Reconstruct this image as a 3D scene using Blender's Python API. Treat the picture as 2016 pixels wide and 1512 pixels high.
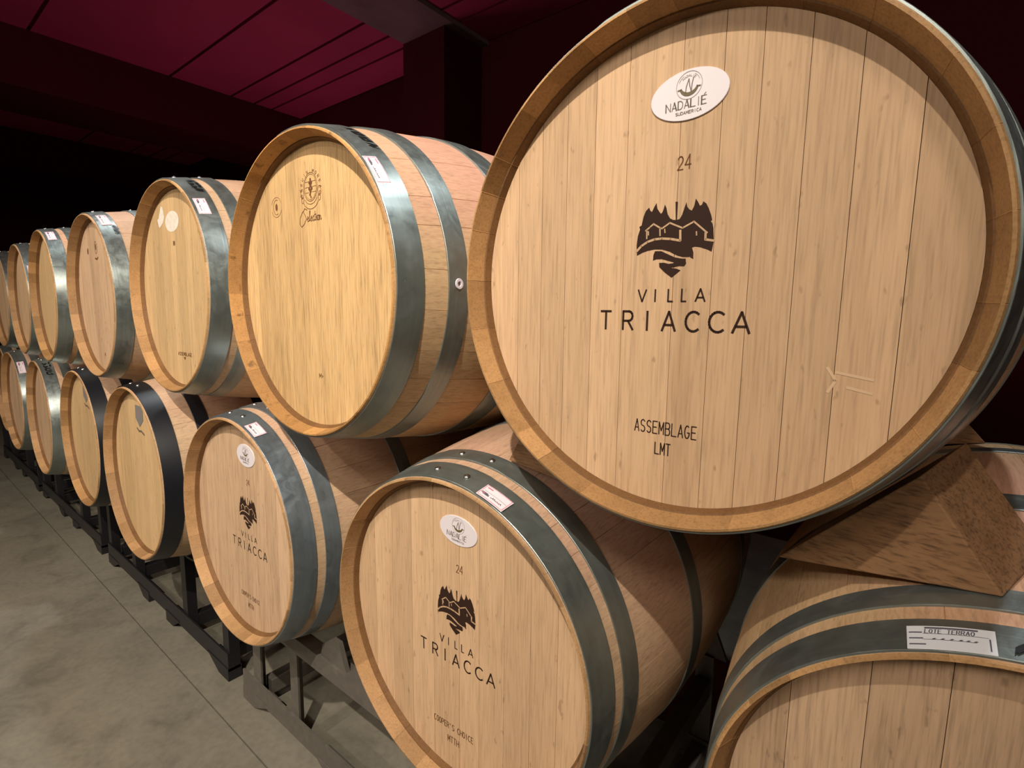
import bpy, bmesh, math, random
from mathutils import Vector, Matrix, Euler

for o in list(bpy.data.objects):
    bpy.data.objects.remove(o, do_unlink=True)
scene = bpy.context.scene
COL = scene.collection
PI = math.pi
FLOOR = 0.0
ZB = 0.69            # height of the lower barrels' axes above the floor

# ------------------------------------------------------------------ camera
cam_data = bpy.data.cameras.new('camera')
cam = bpy.data.objects.new('camera', cam_data)
COL.objects.link(cam)
cam.location = (0.23357, -0.54838, 0.55418 + ZB)
cam.rotation_euler = (1.439169, -0.015692, 0.672076)
cam_data.sensor_fit = 'HORIZONTAL'
cam_data.sensor_width = 36.0
cam_data.lens = 1020.347 / 2016.0 * 36.0
cam_data.clip_start = 0.02
cam_data.clip_end = 60
scene.camera = cam

# ------------------------------------------------------------------ view + world
scene.view_settings.view_transform = 'Standard'
scene.view_settings.look = 'None'
scene.view_settings.gamma = 1.0
scene.view_settings.exposure = 0.0
try:
    scene.view_settings.use_curve_mapping = False
except Exception:
    pass
world = bpy.data.worlds.new('world')
scene.world = world
world.use_nodes = True
world.node_tree.nodes['Background'].inputs[0].default_value = (1.0, 0.80, 0.60, 1)
world.node_tree.nodes['Background'].inputs[1].default_value = 0.085


# ------------------------------------------------------------------ lamps of the cellar (ceiling spots over the aisle) and added fill lights
def spot(name, loc, target, energy, size_deg, color, radius, blend=0.4):
    d = bpy.data.lights.new(name, 'SPOT')
    d.energy = energy
    d.spot_size = math.radians(size_deg)
    d.spot_blend = blend
    d.color = color
    d.shadow_soft_size = radius
    o = bpy.data.objects.new(name, d)
    COL.objects.link(o)
    o.location = loc
    o.rotation_euler = (Vector(target) - Vector(loc)).to_track_quat('-Z', 'Y').to_euler()
    return o


WARM = (1.0, 0.91, 0.78)
COOL = (0.90, 0.97, 1.0)
# warm spots over the aisle
spot('ceiling_spot', (0.33, -1.55, 2.25 + ZB), (-1.35, 0.0, 0.25 + ZB), 345, 78, WARM, 0.020, 1.0)
spot('ceiling_spot', (-1.0, -2.40, 2.40 + ZB), (-2.2, 0.0, 0.20 + ZB), 120, 76, WARM, 0.025, 1.0)
spot('ceiling_spot', (-2.9, -2.1, 2.40 + ZB), (-3.6, 0.3, 0.8), 70, 100, WARM, 0.05, 1.0)
spot('ceiling_spot', (-5.4, -1.9, 2.40 + ZB), (-5.0, 0.3, 0.8), 120, 120, WARM, 0.05, 1.0)
# cooler lamps above the row of barrels
spot('ceiling_spot', (0.32, 0.55, 2.50 + ZB), (-0.45, 0.30, 0.6), 58, 84, COOL, 0.030, 0.9)
spot('ceiling_spot', (-2.6, 0.30, 2.50 + ZB), (-2.7, 0.15, 0.6), 66, 86, COOL, 0.040, 0.9)


def area(name, loc, target, energy, sx, sy, color):
    d = bpy.data.lights.new(name, 'AREA')
    d.shape = 'RECTANGLE'
    d.size = sx
    d.size_y = sy
    d.energy = energy
    d.color = color
    o = bpy.data.objects.new(name, d)
    COL.objects.link(o)
    o.location = loc
    o.rotation_euler = (Vector(target) - Vector(loc)).to_track_quat('-Z', 'Y').to_euler()
    return o


area('aisle_fill_light', (-1.6, -4.0, 2.50 + ZB), (-1.8, 0.2, 0.7), 72, 3.0, 0.15, (1.0, 0.90, 0.78))  # unseen soft fill added in front to lift the shadows
area('side_fill_light', (1.7, -2.3, 2.35 + ZB), (-0.2, 0.2, 0.5), 22, 0.5, 0.5, (1.0, 0.88, 0.74))  # unseen fill added to brighten the right-hand barrel sides
area('wall_uplight', (-3.9, 2.0, 0.9), (-3.6, 1.9, 3.3), 17, 1.2, 0.05, (1.0, 0.50, 0.62))


# ------------------------------------------------------------------ tagging helpers
def tag(o, label=None, cat=None, group=None, kind=None):
    if label: o['label'] = label
    if cat: o['category'] = cat
    if group: o['group'] = group
    if kind: o['kind'] = kind
    return o


def empty(name, loc, rot=(0, 0, 0)):
    o = bpy.data.objects.new(name, None)
    o.empty_display_size = 0.1
    COL.objects.link(o)
    o.location = loc
    o.rotation_euler = rot
    return o


def mesh_obj(name, verts, faces, mats, parent=None, fmat=None, smooth=False, attrs=None, uvs=None, loc=None):
    me = bpy.data.meshes.new(name)
    me.from_pydata(verts, [], faces)
    for m in (mats if isinstance(mats, (list, tuple)) else [mats]):
        me.materials.append(m)
    if fmat:
        me.polygons.foreach_set('material_index', fmat)
    if smooth:
        me.polygons.foreach_set('use_smooth', [bool(smooth)] * len(me.polygons))
    if attrs:
        for k, vals in attrs.items():
            a = me.attributes.new(k, 'FLOAT', 'FACE')
            a.data.foreach_set('value', vals)
    if uvs:
        l = me.uv_layers.new(name='UVMap')
        flat = []
        for p in me.polygons:
            for vi in p.vertices:
                flat += [uvs[vi][0], uvs[vi][1]]
        l.data.foreach_set('uv', flat)
    me.update()
    o = bpy.data.objects.new(name, me)
    COL.objects.link(o)
    if parent: o.parent = parent
    if loc: o.location = loc
    return o


class MB:
    """collects boxes and bars into one mesh"""
    def __init__(s):
        s.v = []; s.f = []

    def box(s, x0, x1, y0, y1, z0, z1):
        n = len(s.v)
        s.v += [(x, y, z) for x in (x0, x1) for y in (y0, y1) for z in (z0, z1)]
        s.f += [tuple(n + i for i in q) for q in ((0, 1, 3, 2), (4, 6, 7, 5), (0, 4, 5, 1), (2, 3, 7, 6), (0, 2, 6, 4), (1, 5, 7, 3))]
        return s

    def prism(s, poly, d):
        """poly: list of 3D points, d: extrusion vector"""
        n = len(s.v); k = len(poly)
        s.v += [tuple(p) for p in poly] + [tuple(Vector(p) + Vector(d)) for p in poly]
        s.f += [tuple(range(n, n + k))[::-1], tuple(range(n + k, n + 2 * k))]
        s.f += [(n + i, n + (i + 1) % k, n + k + (i + 1) % k, n + k + i) for i in range(k)]
        return s

    def tube(s, pts, r, seg=12):
        pts = [Vector(p) for p in pts]
        rings = []
        for i, p in enumerate(pts):
            a = pts[max(i - 1, 0)]; b = pts[min(i + 1, len(pts) - 1)]
            t = (b - a).normalized()
            u = t.cross(Vector((0, 0, 1)))
            if u.length < 1e-3: u = t.cross(Vector((0, 1, 0)))
            u.normalize(); w = t.cross(u)
            n = len(s.v)
            s.v += [tuple(p + r * (math.cos(2 * PI * k / seg) * u + math.sin(2 * PI * k / seg) * w)) for k in range(seg)]
            rings.append(n)
        for a, b in zip(rings[:-1], rings[1:]):
            s.f += [(a + k, a + (k + 1) % seg, b + (k + 1) % seg, b + k) for k in range(seg)]
        s.f += [tuple(rings[0] + k for k in range(seg))[::-1], tuple(rings[-1] + k for k in range(seg))]
        return s

    def build(s, name, mat, parent=None, bevel=0.0, smooth=False):
        o = mesh_obj(name, s.v, s.f, mat, parent, smooth=smooth)
        bm = bmesh.new(); bm.from_mesh(o.data)
        bmesh.ops.recalc_face_normals(bm, faces=bm.faces)
        if bevel:
            bmesh.ops.bevel(bm, geom=bm.edges[:] , offset=bevel, segments=2, affect='EDGES', profile=0.5)
        bm.to_mesh(o.data); bm.free()
        return o


# ------------------------------------------------------------------ materials
def lin(c):
    return tuple(((x / 255) / 12.92 if x / 255 <= 0.04045 else (((x / 255) + 0.055) / 1.055) ** 2.4) for x in c) + (1.0,)


def new_mat(name):
    m = bpy.data.materials.new(name); m.use_nodes = True
    nt = m.node_tree
    b = nt.nodes['Principled BSDF']
    return m, nt, b


def N(nt, t, **kw):
    n = nt.nodes.new(t)
    for k, v in kw.items():
        if k.startswith('i_'):
            key = k[2:]
            key = int(key) if key.isdigit() else key.replace('_', ' ')
            n.inputs[key].default_value = v
        else:
            setattr(n, k, v)
    return n


def mapping(nt, coord, scale, loc=(0, 0, 0)):
    tc = N(nt, 'ShaderNodeTexCoord')
    mp = N(nt, 'ShaderNodeMapping')
    mp.inputs['Scale'].default_value = scale
    mp.inputs['Location'].default_value = loc
    nt.links.new(tc.outputs[coord], mp.inputs['Vector'])
    # every copy gets its own patch of grain
    oi = N(nt, 'ShaderNodeObjectInfo')
    ad = N(nt, 'ShaderNodeVectorMath', operation='MULTIPLY_ADD')
    cmb = N(nt, 'ShaderNodeCombineXYZ')
    nt.links.new(oi.outputs['Random'], cmb.inputs[0]); nt.links.new(oi.outputs['Random'], cmb.inputs[1]); nt.links.new(oi.outputs['Random'], cmb.inputs[2])
    ad.inputs[1].default_value = (37.0, 53.0, 71.0)
    nt.links.new(cmb.outputs[0], ad.inputs[0])
    nt.links.new(mp.outputs[0], ad.inputs[2])
    return ad.outputs[0]


def ramp(nt, fac, stops):
    r = N(nt, 'ShaderNodeValToRGB')
    els = r.color_ramp.elements
    while len(els) < len(stops): els.new(0.5)
    for e, (p, c) in zip(els, stops):
        e.position = p; e.color = c
    nt.links.new(fac, r.inputs[0])
    return r.outputs[0]


def mix(nt, fac, a, b, mode='MIX'):
    m = N(nt, 'ShaderNodeMix', data_type='RGBA', blend_type=mode)
    for sock, val in ((m.inputs[0], fac), (m.inputs[6], a), (m.inputs[7], b)):
        if hasattr(val, 'is_output'): nt.links.new(val, sock)
        elif isinstance(val, (int, float)): sock.default_value = val
        else: sock.default_value = val
    return m.outputs[2]


def noise(nt, vec, scale, detail=4, rough=0.55, dist=0.0):
    n = N(nt, 'ShaderNodeTexNoise')
    n.inputs['Scale'].default_value = scale
    n.inputs['Detail'].default_value = detail
    n.inputs['Roughness'].default_value = rough
    n.inputs['Distortion'].default_value = dist
    nt.links.new(vec, n.inputs['Vector'])
    return n.outputs[0]


def g(v): return (v, v, v, 1)


def wood(name, base, grain_axis='z', coord='Object', contrast=1.0, speck=0.5, stain=None, burnt=0.0, rough=0.62, tonevar=0.13):
    """oak: long soft figure, fine pores, dark flecks; the plank/stave tone comes from a face attribute"""
    m, nt, b = new_mat(name)
    ax = {'x': (0.06, 1, 1), 'y': (1, 0.06, 1), 'z': (1, 1, 0.06), 'n': (1, 1, 1)}[grain_axis]
    v1 = mapping(nt, coord, tuple(a * 30 for a in ax))
    v2 = mapping(nt, coord, tuple((a if a == 1 else 0.045) * 330 for a in ax), (3, 1, 7))
    v3 = mapping(nt, coord, tuple((a if a == 1 else 0.38) * 110 for a in ax), (9, 2, 4))
    at = N(nt, 'ShaderNodeAttribute', attribute_name='tone')
    # shift grain per plank
    sh = N(nt, 'ShaderNodeVectorMath', operation='MULTIPLY_ADD')
    cm = N(nt, 'ShaderNodeCombineXYZ')
    for i in range(3): nt.links.new(at.outputs['Fac'], cm.inputs[i])
    sh.inputs[1].default_value = (40, 40, 40)
    nt.links.new(cm.outputs[0], sh.inputs[0]); nt.links.new(v1, sh.inputs[2])
    f1 = noise(nt, sh.outputs[0], 1.0, 6, 0.68, 0.35)
    f2 = noise(nt, v2, 1.0, 3, 0.6, 0.2)
    f3 = noise(nt, v3, 1.0, 2, 0.5, 0.0)
    c = tuple(base[:3])
    def sc(k, warm=1.0): return (min(1, c[0] * k * warm), c[1] * k, c[2] * k / warm, 1)
    col = ramp(nt, f1, [(0.25, sc(1 - 0.26 * contrast, 1.03)), (0.5, sc(1.0)), (0.8, sc(1 + 0.12 * contrast))])
    fine = ramp(nt, f2, [(0.30, g(1 - 0.30 * contrast)), (0.50, g(1.0 - 0.03)), (0.8, g(1 + 0.10))])
    col = mix(nt, 1.0, col, fine, 'MULTIPLY')
    if speck:
        spk = ramp(nt, f3, [(0.25, g(1)), (0.33, g(0))])
        col = mix(nt, spk, col, mix(nt, speck, col, sc(0.30, 1.1)))
    tone = ramp(nt, at.outputs['Fac'], [(0.0, (1 - tonevar, 1 - tonevar * 1.05, 1 - tonevar * 1.15, 1)), (1.0, g(1 + tonevar * 0.35))])
    col = mix(nt, 1.0, col, tone, 'MULTIPLY')
    if stain:
        scol, amount = stain
        v4 = mapping(nt, coord, (3.5, 2.0, 3.5), (5, 5, 5))
        f4 = noise(nt, v4, 1.0, 4, 0.6, 0.4)
        tc = N(nt, 'ShaderNodeTexCoord')
        sx = N(nt, 'ShaderNodeSeparateXYZ'); nt.links.new(tc.outputs['Object'], sx.inputs[0])
        # the stain spreads from the bung, on top of the bilge
        d1 = N(nt, 'ShaderNodeVectorMath', operation='DISTANCE'); d1.inputs[1].default_value = (0.13, 0.33, 0.32)
        nt.links.new(tc.outputs['Object'], d1.inputs[0])
        ad = N(nt, 'ShaderNodeMath', operation='MULTIPLY_ADD'); ad.inputs[1].default_value = 0.55
        nt.links.new(f4, ad.inputs[0]); nt.links.new(d1.outputs['Value'], ad.inputs[2])
        mk = ramp(nt, ad.outputs[0], [(0.46, g(amount)), (0.66, g(0))])
        col = mix(nt, mk, col, mix(nt, 1.0, scol, fine, 'MULTIPLY'))
    if burnt:
        v5 = mapping(nt, coord, (26, 26, 26), (2, 8, 3))
        f5 = noise(nt, v5, 1.0, 3, 0.7, 0.6)
        mk = ramp(nt, f5, [(0.30, g(burnt)), (0.40, g(0))])
        col = mix(nt, mk, col, sc(0.25, 1.1))
    nt.links.new(col, b.inputs['Base Color'])
    b.inputs['Roughness'].default_value = rough
    b.inputs['Specular IOR Level'].default_value = 0.3
    bp = N(nt, 'ShaderNodeBump'); bp.inputs['Strength'].default_value = 0.12; bp.inputs['Distance'].default_value = 0.001
    nt.links.new(f2, bp.inputs['Height']); nt.links.new(bp.outputs[0], b.inputs['Normal'])
    return m


def plain(name, col, rough=0.5, metal=0.0, spec=0.5, var=0.0, vscale=40.0):
    m, nt, b = new_mat(name)
    if var:
        v = mapping(nt, 'Object', (vscale,) * 3)
        f = noise(nt, v, 1.0, 4, 0.6)
        c = ramp(nt, f, [(0.3, tuple(x * (1 - var) for x in col[:3]) + (1,)), (0.7, tuple(min(1, x * (1 + var)) for x in col[:3]) + (1,))])
        nt.links.new(c, b.inputs['Base Color'])
    else:
        b.inputs['Base Color'].default_value = col
    b.inputs['Roughness'].default_value = rough
    b.inputs['Metallic'].default_value = metal
    b.inputs['Specular IOR Level'].default_value = spec
    return m


def steel(name, base, rough=0.36, tint=None):
    """galvanised hoop iron: blotchy zinc with faint streaks, running round the hoop (uv.x = along, uv.y = across)"""
    m, nt, b = new_mat(name)
    v = mapping(nt, 'UV', (3.0, 90.0, 1))
    f = noise(nt, v, 1.0, 5, 0.65, 0.5)
    v2 = mapping(nt, 'UV', (26.0, 26.0, 1), (4, 4, 4))
    f2 = noise(nt, v2, 1.0, 5, 0.65, 0.8)
    def sc(k): return tuple(min(1, x * k) for x in base[:3]) + (1,)
    c = ramp(nt, f, [(0.3, sc(0.78)), (0.7, sc(1.18))])
    c2 = ramp(nt, f2, [(0.25, sc(0.80)), (0.5, sc(1.0)), (0.78, sc(1.22))])
    col = mix(nt, 0.55, c, c2)
    nt.links.new(col, b.inputs['Base Color'])
    r = N(nt, 'ShaderNodeMapRange'); r.inputs[1].default_value = 0.2; r.inputs[2].default_value = 0.8
    r.inputs[3].default_value = rough - 0.12; r.inputs[4].default_value = rough + 0.18
    nt.links.new(f2, r.inputs[0]); nt.links.new(r.outputs[0], b.inputs['Roughness'])
    b.inputs['Metallic'].default_value = 0.80
    bp = N(nt, 'ShaderNodeBump'); bp.inputs['Strength'].default_value = 0.18; bp.inputs['Distance'].default_value = 0.001
    nt.links.new(f, bp.inputs['Height']); nt.links.new(bp.outputs[0], b.inputs['Normal'])
    return m


def concrete():
    m, nt, b = new_mat('polished_concrete')
    v = mapping(nt, 'Object', (1.1, 1.1, 1.1))
    v2 = mapping(nt, 'Object', (6, 6, 6), (4, 2, 0))
    v3 = mapping(nt, 'Object', (55, 55, 55), (4, 2, 0))
    f1 = noise(nt, v, 1.0, 5, 0.6, 0.6)
    f2 = noise(nt, v2, 1.0, 6, 0.62, 0.8)
    f3 = noise(nt, v3, 1.0, 3, 0.6)
    c1 = ramp(nt, f1, [(0.3, lin((118, 113, 100))), (0.7, lin((138, 132, 117)))])
    c2 = ramp(nt, f2, [(0.25, g(0.70)), (0.45, g(0.95)), (0.75, g(1.10))])
    c3 = ramp(nt, f3, [(0.25, g(0.86)), (0.6, g(1.03))])
    col = mix(nt, 1.0, mix(nt, 1.0, c1, c2, 'MULTIPLY'), c3, 'MULTIPLY')
    nt.links.new(col, b.inputs['Base Color'])
    r = N(nt, 'ShaderNodeMapRange'); r.inputs[3].default_value = 0.32; r.inputs[4].default_value = 0.62
    nt.links.new(f2, r.inputs[0]); nt.links.new(r.outputs[0], b.inputs['Roughness'])
    bp = N(nt, 'ShaderNodeBump'); bp.inputs['Strength'].default_value = 0.15; bp.inputs['Distance'].default_value = 0.003
    nt.links.new(f2, bp.inputs['Height']); nt.links.new(bp.outputs[0], b.inputs['Normal'])
    return m


INK = plain('burnt_ink', lin((52, 34, 26)), 0.7, spec=0.2)
INK_BROWN = plain('burnt_brown', lin((112, 74, 46)), 0.7, spec=0.2)
MARKER = plain('black_marker', (0.006, 0.006, 0.007, 1), 0.45)
PLATE = plain('white_enamel', lin((226, 218, 222)), 0.35)
PLATE_INK = plain('plate_print', lin((120, 108, 100)), 0.5)
PLATE_GOLD = plain('plate_gold_print', lin((104, 92, 58)), 0.5)
PLATE_LIGHT = plain('plate_faint_print', lin((178, 166, 164)), 0.5)
SCREW = plain('screw_steel', (0.05, 0.04, 0.035, 1), 0.4, 0.8)
PAPER = plain('sticker_paper', lin((244, 228, 234)), 0.6)
PAPER_WHITE = plain('label_paper', lin((232, 234, 238)), 0.6)
PINK_INK = plain('pink_print', lin((214, 120, 140)), 0.6)
GREY_INK = plain('grey_print', lin((96, 92, 104)), 0.6)
WHITE_STICKER = plain('white_sticker', lin((226, 214, 200)), 0.6, var=0.12, vscale=90)
GREY_PLATE = plain('grey_plate', lin((140, 138, 134)), 0.45, 0.2)
HOOP = steel('galvanised_hoop', (0.30, 0.34, 0.325, 1), 0.34)
HOOP_BLUE = steel('hoop_blue_reflection', (0.31, 0.37, 0.42, 1), 0.31)  # bluish base colour stands in for a blue reflection on the steel
HOOP_BLACK = plain('black_hoop_paint', (0.007, 0.008, 0.012, 1), 0.42, spec=0.5)
RIVET = plain('rivet_steel', (0.62, 0.63, 0.62, 1), 0.25, 1.0)
RACK_BLACK = plain('black_rack_paint', (0.012, 0.011, 0.013, 1), 0.42)
RACK_GREY = plain('grey_rack_steel', lin((112, 106, 98)), 0.5, 0.35, var=0.15)
CHOCK = wood('chock_wood', lin((150, 112, 78)), 'x', contrast=1.9, speck=0.5, rough=0.75)
CONCRETE = concrete()
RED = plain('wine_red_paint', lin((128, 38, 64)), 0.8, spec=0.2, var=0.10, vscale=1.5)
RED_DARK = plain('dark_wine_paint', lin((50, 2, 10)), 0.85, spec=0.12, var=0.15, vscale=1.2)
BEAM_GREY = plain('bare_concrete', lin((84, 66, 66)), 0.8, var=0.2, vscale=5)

# ------------------------------------------------------------------ flat print: strokes and solids laid on a surface
def arc(cx, cy, rx, ry, a0, a1, n=10):
    return [(cx + rx * math.cos(math.radians(a0 + (a1 - a0) * i / n)), cy + ry * math.sin(math.radians(a0 + (a1 - a0) * i / n))) for i in range(n + 1)]


FONT = {
    'A': [[(0, 0), (.5, 1), (1, 0)], [(.2, .3), (.8, .3)]],
    'B': [[(0, 0), (0, 1), (.6, 1)] + arc(.6, .76, .35, .24, 90, -90, 6) + [(0, .52)], [(.6, .52)] + arc(.6, .26, .4, .26, 90, -90, 6) + [(0, 0)]],
    'C': [arc(.56, .5, .56, .5, 50, 310, 16)],
    'D': [[(0, 0), (0, 1), (.4, 1)] + arc(.4, .5, .6, .5, 90, -90, 10) + [(0, 0)]],
    'E': [[(1, 1), (0, 1), (0, 0), (1, 0)], [(0, .52), (.8, .52)]],
    'G': [arc(.5, .5, .5, .5, 55, 340, 14), [(.97, .33), (.97, .45), (.55, .45)]],
    'H': [[(0, 0), (0, 1)], [(1, 0), (1, 1)], [(0, .5), (1, .5)]],
    'I': [[(.5, 0), (.5, 1)]],
    'L': [[(0, 1), (0, 0), (1, 0)]],
    'M': [[(0, 0), (0, 1), (.5, .3), (1, 1), (1, 0)]],
    'N': [[(0, 0), (0, 1), (1, 0), (1, 1)]],
    'O': [arc(.5, .5, .5, .5, 0, 360, 18)],
    'P': [[(0, 0), (0, 1), (.6, 1)] + arc(.6, .75, .38, .25, 90, -90, 6) + [(0, .5)]],
    'R': [[(0, 0), (0, 1), (.6, 1)] + arc(.6, .74, .36, .26, 90, -90, 6) + [(0, .48)], [(.5, .48), (1, 0)]],
    'S': [arc(.5, .75, .46, .25, 30, 250, 8) + arc(.5, .25, .46, .25, 70, -150, 8)],
    'T': [[(0, 1), (1, 1)], [(.5, 1), (.5, 0)]],
    'U': [[(0, 1), (0, .3)] + arc(.5, .3, .5, .3, 180, 360, 8) + [(1, 1)]],
    'V': [[(0, 1), (.5, 0), (1, 1)]],
    '2': [arc(.5, .72, .45, .28, 160, -30, 8) + [(0, 0), (1, 0)]],
    '4': [[(.75, 0), (.75, 1), (0, .3), (1, .3)]],
    "'": [[(.5, 1), (.4, .75)]],
    '+': [[(.5, .2), (.5, .8)], [(.2, .5), (.8, .5)]],
}


class Ink:
    """2D strokes and solids; fn maps (u, v, lift) to a point of the surface"""
    def __init__(s, fn):
        s.fn = fn; s.v = []; s.f = []; s.m = []

    def tri(s, poly, mat=0, lift=0.0):
        from mathutils.geometry import tessellate_polygon
        pts = [Vector((p[0], p[1], 0)) for p in poly]
        n = len(s.v)
        s.v += [s.fn(p[0], p[1], lift) for p in poly]
        for t in tessellate_polygon([pts]):
            s.f.append((n + t[0], n + t[1], n + t[2])); s.m.append(mat)

    def stroke(s, pts, w, mat=0, lift=0.0, ends=0.3):
        for i in range(len(pts) - 1):
            a = Vector(pts[i]); b = Vector(pts[i + 1]); d = b - a
            if d.length < 1e-7: continue
            d.normalize(); nrm = Vector((-d.y, d.x)) * w / 2
            e = w * ends
            a2 = a - d * e; b2 = b + d * e
            n = len(s.v)
            s.v += [s.fn(q.x, q.y, lift) for q in (a2 - nrm, b2 - nrm, b2 + nrm, a2 + nrm)]
            s.f.append((n, n + 1, n + 2, n + 3)); s.m.append(mat)

    def glyph(s, ch, x, z, w, h, sw, mat=0, rot=0.0, lift=0.0, slant=0.0):
        c, sn = math.cos(rot), math.sin(rot)
        for st in FONT.get(ch, []):
            q = []
            for (a, b) in st:
                px, pz = (a * w + b * h * slant, b * h)
                q.append((x + px * c - pz * sn, z + px * sn + pz * c))
            s.stroke(q, sw, mat, lift)

    def text(s, t, x0, x1, z0, h, sw, gap=0.35, mat=0, lift=0.0):
        n = len(t)
        cw = (x1 - x0) / (n + gap * (n - 1))
        for i, ch in enumerate(t):
            s.glyph(ch, x0 + i * cw * (1 + gap), z0, cw, h, sw, mat, lift=lift)

    def arctext(s, t, cx, cz, rx, rz, a0, a1, w, h, sw, mat=0):
        for i, ch in enumerate(t):
            a = math.radians(a0 + (a1 - a0) * i / (len(t) - 1))
            s.glyph(ch, cx + rx * math.cos(a) - w / 2 * math.sin(a), cz + rz * math.sin(a) + w / 2 * math.cos(a), w, h, sw, mat, rot=a - PI / 2)

    def ring(s, cx, cz, rx, rz, sw, n=32, a0=0, a1=360, mat=0, lift=0.0):
        s.stroke(arc(cx, cz, rx, rz, a0, a1, n), sw, mat, lift, ends=0.1)

    def disc(s, cx, cz, rx, rz, n=32, mat=0, lift=0.0, rot=0.0):
        c, sn = math.cos(rot), math.sin(rot)
        p = arc(0, 0, rx, rz, 0, 360, n)[:-1]
        s.tri([(cx + a * c - b * sn, cz + a * sn + b * c) for a, b in p], mat, lift)

    def build(s, name, mats, parent):
        return mesh_obj(name, s.v, s.f, mats, parent, fmat=s.m)


EM_SOLID= [[(-0.0401, 0.026), (-0.0412, 0.0374), (-0.0401, 0.0486), (-0.0375, 0.0564), (-0.0387, 0.0593), (-0.0358, 0.0607), (-0.0339, 0.0702), (-0.0311, 0.0768), (-0.0271, 0.0804), (-0.0258, 0.0769), (-0.0235, 0.0749), (-0.0207, 0.0804), (-0.0182, 0.0845), (-0.0169, 0.0779), (-0.0145, 0.0743), (-0.0122, 0.0716), (-0.0103, 0.0738), (-0.009, 0.0777), (-0.008, 0.0816), (-0.0059, 0.0774), (-0.0042, 0.0705), (-0.0011, 0.0655), (0.0025, 0.0634), (0.0057, 0.0631), (0.0044, 0.0832), (0.0073, 0.0828), (0.0071, 0.063), (0.0103, 0.0637), (0.0129, 0.068), (0.0153, 0.0756), (0.0171, 0.0812), (0.0184, 0.0759), (0.0209, 0.073), (0.0237, 0.0714), (0.0262, 0.0763), (0.0275, 0.0838), (0.03, 0.0803), (0.0325, 0.0756), (0.0348, 0.0766), (0.036, 0.0799), (0.0394, 0.0773), (0.0423, 0.0719), (0.0453, 0.0646), (0.0468, 0.0591), (0.0452, 0.058), (0.0474, 0.0553), (0.0486, 0.0503), (0.0496, 0.0387), (0.0495, 0.0343), (0.0483, 0.0253), (0.0433, 0.0279), (0.0351, 0.031), (0.029, 0.032), (0.0261, 0.0311), (0.028, 0.026), (0.0282, 0.022), (0.0227, 0.021), (0.0157, 0.0214), (0.0086, 0.0238), (-0.0002, 0.0284), (-0.0091, 0.0313), (-0.0181, 0.0319), (-0.0271, 0.0308), (-0.0332, 0.0291)], [(-0.0195, 0.0192), (-0.0193, 0.0255), (-0.0175, 0.0298), (-0.0098, 0.0294), (-0.0016, 0.0254), (0.0073, 0.0212), (0.0144, 0.0197), (0.0196, 0.0192), (0.0204, 0.0138), (0.0183, 0.0108), (0.0127, 0.0114), (0.0023, 0.0099), (0.0092, 0.0086), (0.0144, 0.0066), (0.0042, -0.0014), (-0.0043, 0.0047), (-0.0113, 0.0112), (-0.0118, 0.0161), (-0.0055, 0.016), (-0.0004, 0.0144), (0.0054, 0.0149), (0.0061, 0.0158), (-0.0012, 0.018), (-0.0087, 0.0203), (-0.0154, 0.0204)], [(0.0241, 0.0209), (0.0282, 0.0216), (0.0283, 0.0184)]]
EM_LINE= [([(-0.0407, 0.031), (-0.035, 0.0367), (-0.0275, 0.041), (-0.0185, 0.0434), (-0.0096, 0.0436), (0.0006, 0.0424), (0.0124, 0.0397), (0.0118, 0.051)], 0.0021), ([(-0.0302, 0.054), (-0.0251, 0.0577), (-0.0207, 0.061), (-0.0123, 0.0558), (-0.0101, 0.0549), (-0.0009, 0.0604), (0.0142, 0.0534), (0.027, 0.0592), (0.0423, 0.0458)], 0.0015), ([(-0.0287, 0.0546), (-0.0284, 0.0448)], 0.0014), ([(-0.0126, 0.0552), (-0.012, 0.047)], 0.0014), ([(0.0406, 0.0459), (0.0407, 0.0388), (0.05, 0.0368)], 0.002), ([(-0.0268, 0.053), (-0.0264, 0.0488)], 0.0011), ([(-0.0068, 0.054), (-0.0062, 0.0499)], 0.0011), ([(0.0303, 0.0481), (0.0307, 0.0441)], 0.0012)]


HEAD_Y = 0.037
R_BELLY, R_END, LEN = 0.3465, 0.290, 0.95


def r_of(y):
    return R_BELLY - (R_BELLY - R_END) * ((y - LEN / 2) / (LEN / 2)) ** 2


def onhead(u, v, lift=0.0):
    return (u, HEAD_Y - 0.0004 - lift, v)


def onhoop(u, v, lift=0.0, t=0.0022):
    """u = angle from the top in degrees, clockwise; v = distance behind the front end"""
    a = math.radians(u); r = r_of(v) + t + 0.0005 + lift
    return (r * math.sin(a), v, r * math.cos(a))


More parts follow.
